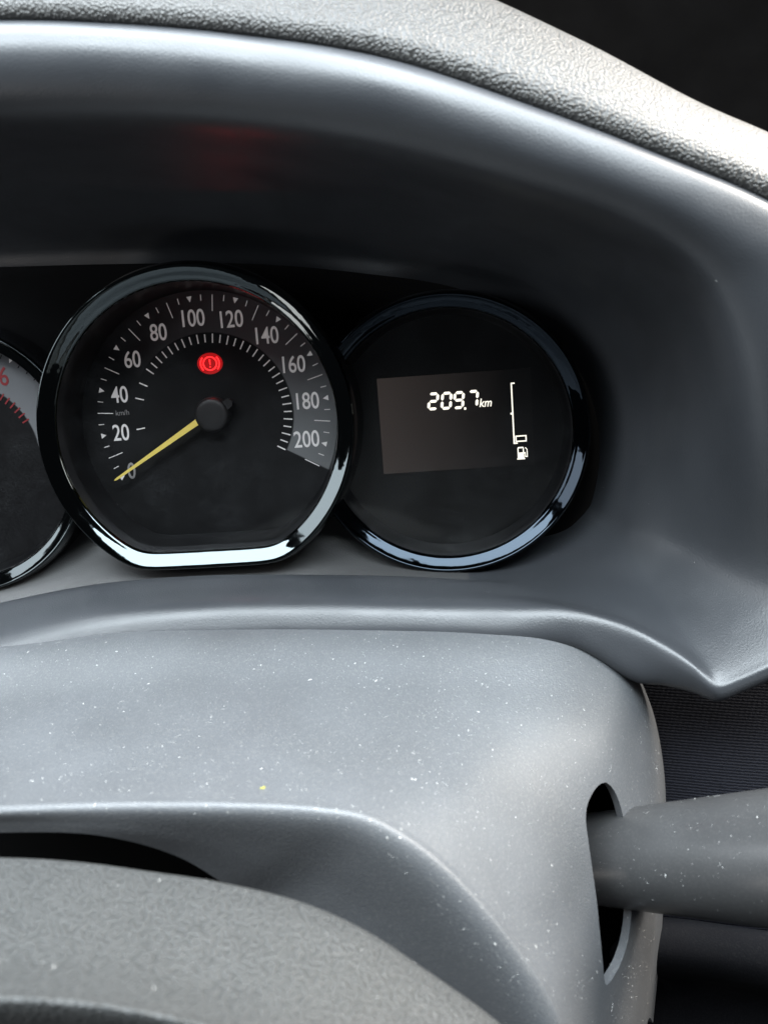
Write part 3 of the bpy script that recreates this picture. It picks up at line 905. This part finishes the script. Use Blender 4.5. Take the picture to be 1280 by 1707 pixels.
# ------------------------------------------------------------------ lower dash on the right
O_FB = at(1180, 1300, 40)
fb = [P((1000,1060,36),(1000,1200,40),(1000,1350,42),(1000,1545,40),(1000,1570,30)),
      P((1120,1060,38),(1120,1200,42),(1120,1350,44),(1120,1555,42),(1120,1580,30)),
      P((1250,1060,40),(1250,1200,44),(1250,1350,47),(1250,1570,45),(1250,1595,32)),
      P((1500,1060,40),(1500,1200,45),(1500,1350,48),(1500,1590,46),(1500,1615,32))]
t_fb = thing('lower_dash_panel', O_FB, 'dark ribbed dash panel behind the stalk, under the pointed corner', 'dash panel')
g_, vv, ff = loft(fb, 10, 10, O_FB)
me = mesh('ribbed_panel', vv, ff); flip_to(me, CAM-O_FB)
link('ribbed_panel', me, M_FABRIC, t_fb)
lt = [P((1000,1500,30),(1000,1535,46),(1000,1580,52),(1000,1612,50),(1000,1630,40),(1000,1800,30)),
      P((1150,1505,30),(1150,1542,47),(1150,1590,53),(1150,1625,51),(1150,1645,40),(1150,1810,30)),
      P((1280,1515,30),(1280,1556,48),(1280,1605,54),(1280,1645,52),(1280,1665,40),(1280,1820,30)),
      P((1500,1530,30),(1500,1575,48),(1500,1630,54),(1500,1672,52),(1500,1695,40),(1500,1850,30))]
g_, vv, ff = loft(lt, 10, 8, O_FB)
me = mesh('lower_trim', vv, ff); flip_to(me, CAM-O_FB)
link('lower_trim', me, M_TRIM, t_fb)

# ------------------------------------------------------------------ lint and dust
def scatter(name, me_src, xf, n_grain, n_fibre, size, accept, label, seed, mat=M_DUST):
    """grains and curled fibres lying on a surface, one mesh"""
    rnd = random.Random(seed)
    tris = []
    cum = []
    tot = 0.0
    me_src.calc_loop_triangles()
    for t_ in me_src.loop_triangles:
        a, b, c = [me_src.vertices[i].co for i in t_.vertices]
        ctr = (a+b+c)/3
        if not accept(xf+ctr, t_.normal):
            continue
        tot += t_.area*max(0.35, 0.6+1.1*mnoise.noise((xf+ctr)*55.0))
        tris.append((a, b, c, t_.normal.copy())); cum.append(tot)
    import bisect
    verts, faces = [], []
    def spot():
        k = bisect.bisect_left(cum, rnd.random()*tot)
        a, b, c, nrm = tris[min(k, len(tris)-1)]
        r1_, r2_ = rnd.random(), rnd.random()
        if r1_+r2_ > 1: r1_, r2_ = 1-r1_, 1-r2_
        p = a+(b-a)*r1_+(c-a)*r2_
        tx = nrm.orthogonal().normalized()
        ty = nrm.cross(tx)
        an = rnd.random()*6.283
        return p, tx*math.cos(an)+ty*math.sin(an), ty*math.cos(an)-tx*math.sin(an), nrm
    for _ in range(n_grain):
        p, tx, ty, nz = spot()
        s = size*min(1.5, 0.28*math.exp(abs(rnd.gauss(0, 0.62))))
        b = len(verts)
        el = rnd.uniform(0.8, 3.0)
        for i in range(5):
            an = i*1.2566+rnd.uniform(-0.3, 0.3)
            verts.append(p+tx*math.cos(an)*s*el+ty*math.sin(an)*s+nz*0.00002)
        verts.append(p+nz*s*0.8)
        faces += [(b+i, b+(i+1) % 5, b+5) for i in range(5)]
    for _ in range(n_fibre):
        p, tx, ty, nz = spot()
        ln = size*rnd.choice((3, 4, 5, 6, 8, 14))*rnd.uniform(0.7, 1.2)
        wd = size*rnd.uniform(0.10, 0.20)
        cv_ = rnd.uniform(-2.4, 2.4); c2 = rnd.uniform(-2, 2)
        m_ = 9
        q0 = p.copy(); an = 0.0
        b = len(verts)
        for i in range(m_+1):
            dr = tx*math.cos(an)+ty*math.sin(an)
            sd = ty*math.cos(an)-tx*math.sin(an)
            hz = nz*(0.00005+size*0.5*math.sin(math.pi*i/m_))
            verts += [q0+sd*wd+hz, q0-sd*wd+hz, q0+hz+nz*wd*1.5]
            q0 = q0+dr*(ln/m_)
            an += (cv_+c2*math.sin(6.28*i/m_))/m_
        for i in range(m_):
            k = b+i*3
            for j in range(3):
                faces.append((k+j, k+(j+1) % 3, k+3+(j+1) % 3, k+3+j))
    me = mesh(name, verts, faces)
    o = link(name, me, mat, None, smooth=False)
    o.matrix_world = FRAME @ Matrix.Translation(xf)
    tag(o, label, 'dust', kind='stuff')
    return o
scatter('dust', shell.data, O_SH, 2800, 340, 0.00016, lambda p, nrm: nrm.y > -0.2 and nrm.dot((CAM-p).normalized()) > 0.05 and p.z > 0.058,
        'white lint and dust specks lying on the column cover', 3)
scatter('dust', stalk.data, O_ST, 300, 40, 0.00015, lambda p, nrm: nrm.dot((CAM-p).normalized()) > 0.1,
        'white lint and dust specks lying on the stalk', 4)
scatter('dust', hubo.data, O_HUB, 140, 10, 0.00013, lambda p, nrm: nrm.dot((CAM-p).normalized()) > 0.05 and p.z < 0.226,
        'white dust specks lying on the steering wheel hub', 5)
scatter('dust', bpy.data.meshes['surround'], O_BEZ, 130, 4, 0.00011, lambda p, nrm: nrm.dot((CAM-p).normalized()) > 0.1,
        'tiny pale dust specks on the smooth dial surround', 6)

# a small curled yellow-green crumb on the column cover
hit, nrm_, _i, _d = bvh.ray_cast(CAM-O_SH, ray(436, 1312).normalized())
if nrm_.dot((CAM-O_SH)-hit) < 0:
    nrm_ = -nrm_
tx = nrm_.orthogonal().normalized(); ty = nrm_.cross(tx)
cv_, cf_ = [], []
for i in range(10):
    a = -1.2 + 2.6*i/9
    c_ = (tx*math.cos(a)+ty*math.sin(a)*0.8)*0.0009
    wd = 0.00022*math.sin(math.pi*(i+0.6)/10.2)+0.00004
    rad = c_.normalized()
    cv_ += [c_-rad*wd+nrm_*0.00004, c_+rad*wd+nrm_*0.00004, c_+nrm_*(wd*1.6+0.00006)]
for i in range(9):
    for j in range(3):
        cf_.append((i*3+j, i*3+(j+1) % 3, i*3+3+(j+1) % 3, i*3+3+j))
cf_ += [(0, 1, 2), (27, 29, 28)]
o = link('crumb', mesh('crumb', cv_, cf_), M_CRUMB, None, smooth=False)
o.matrix_world = FRAME @ Matrix.Translation(O_SH+hit)
tag(o, 'tiny curled yellow-green crumb lying among the dust on the column cover', 'crumb')
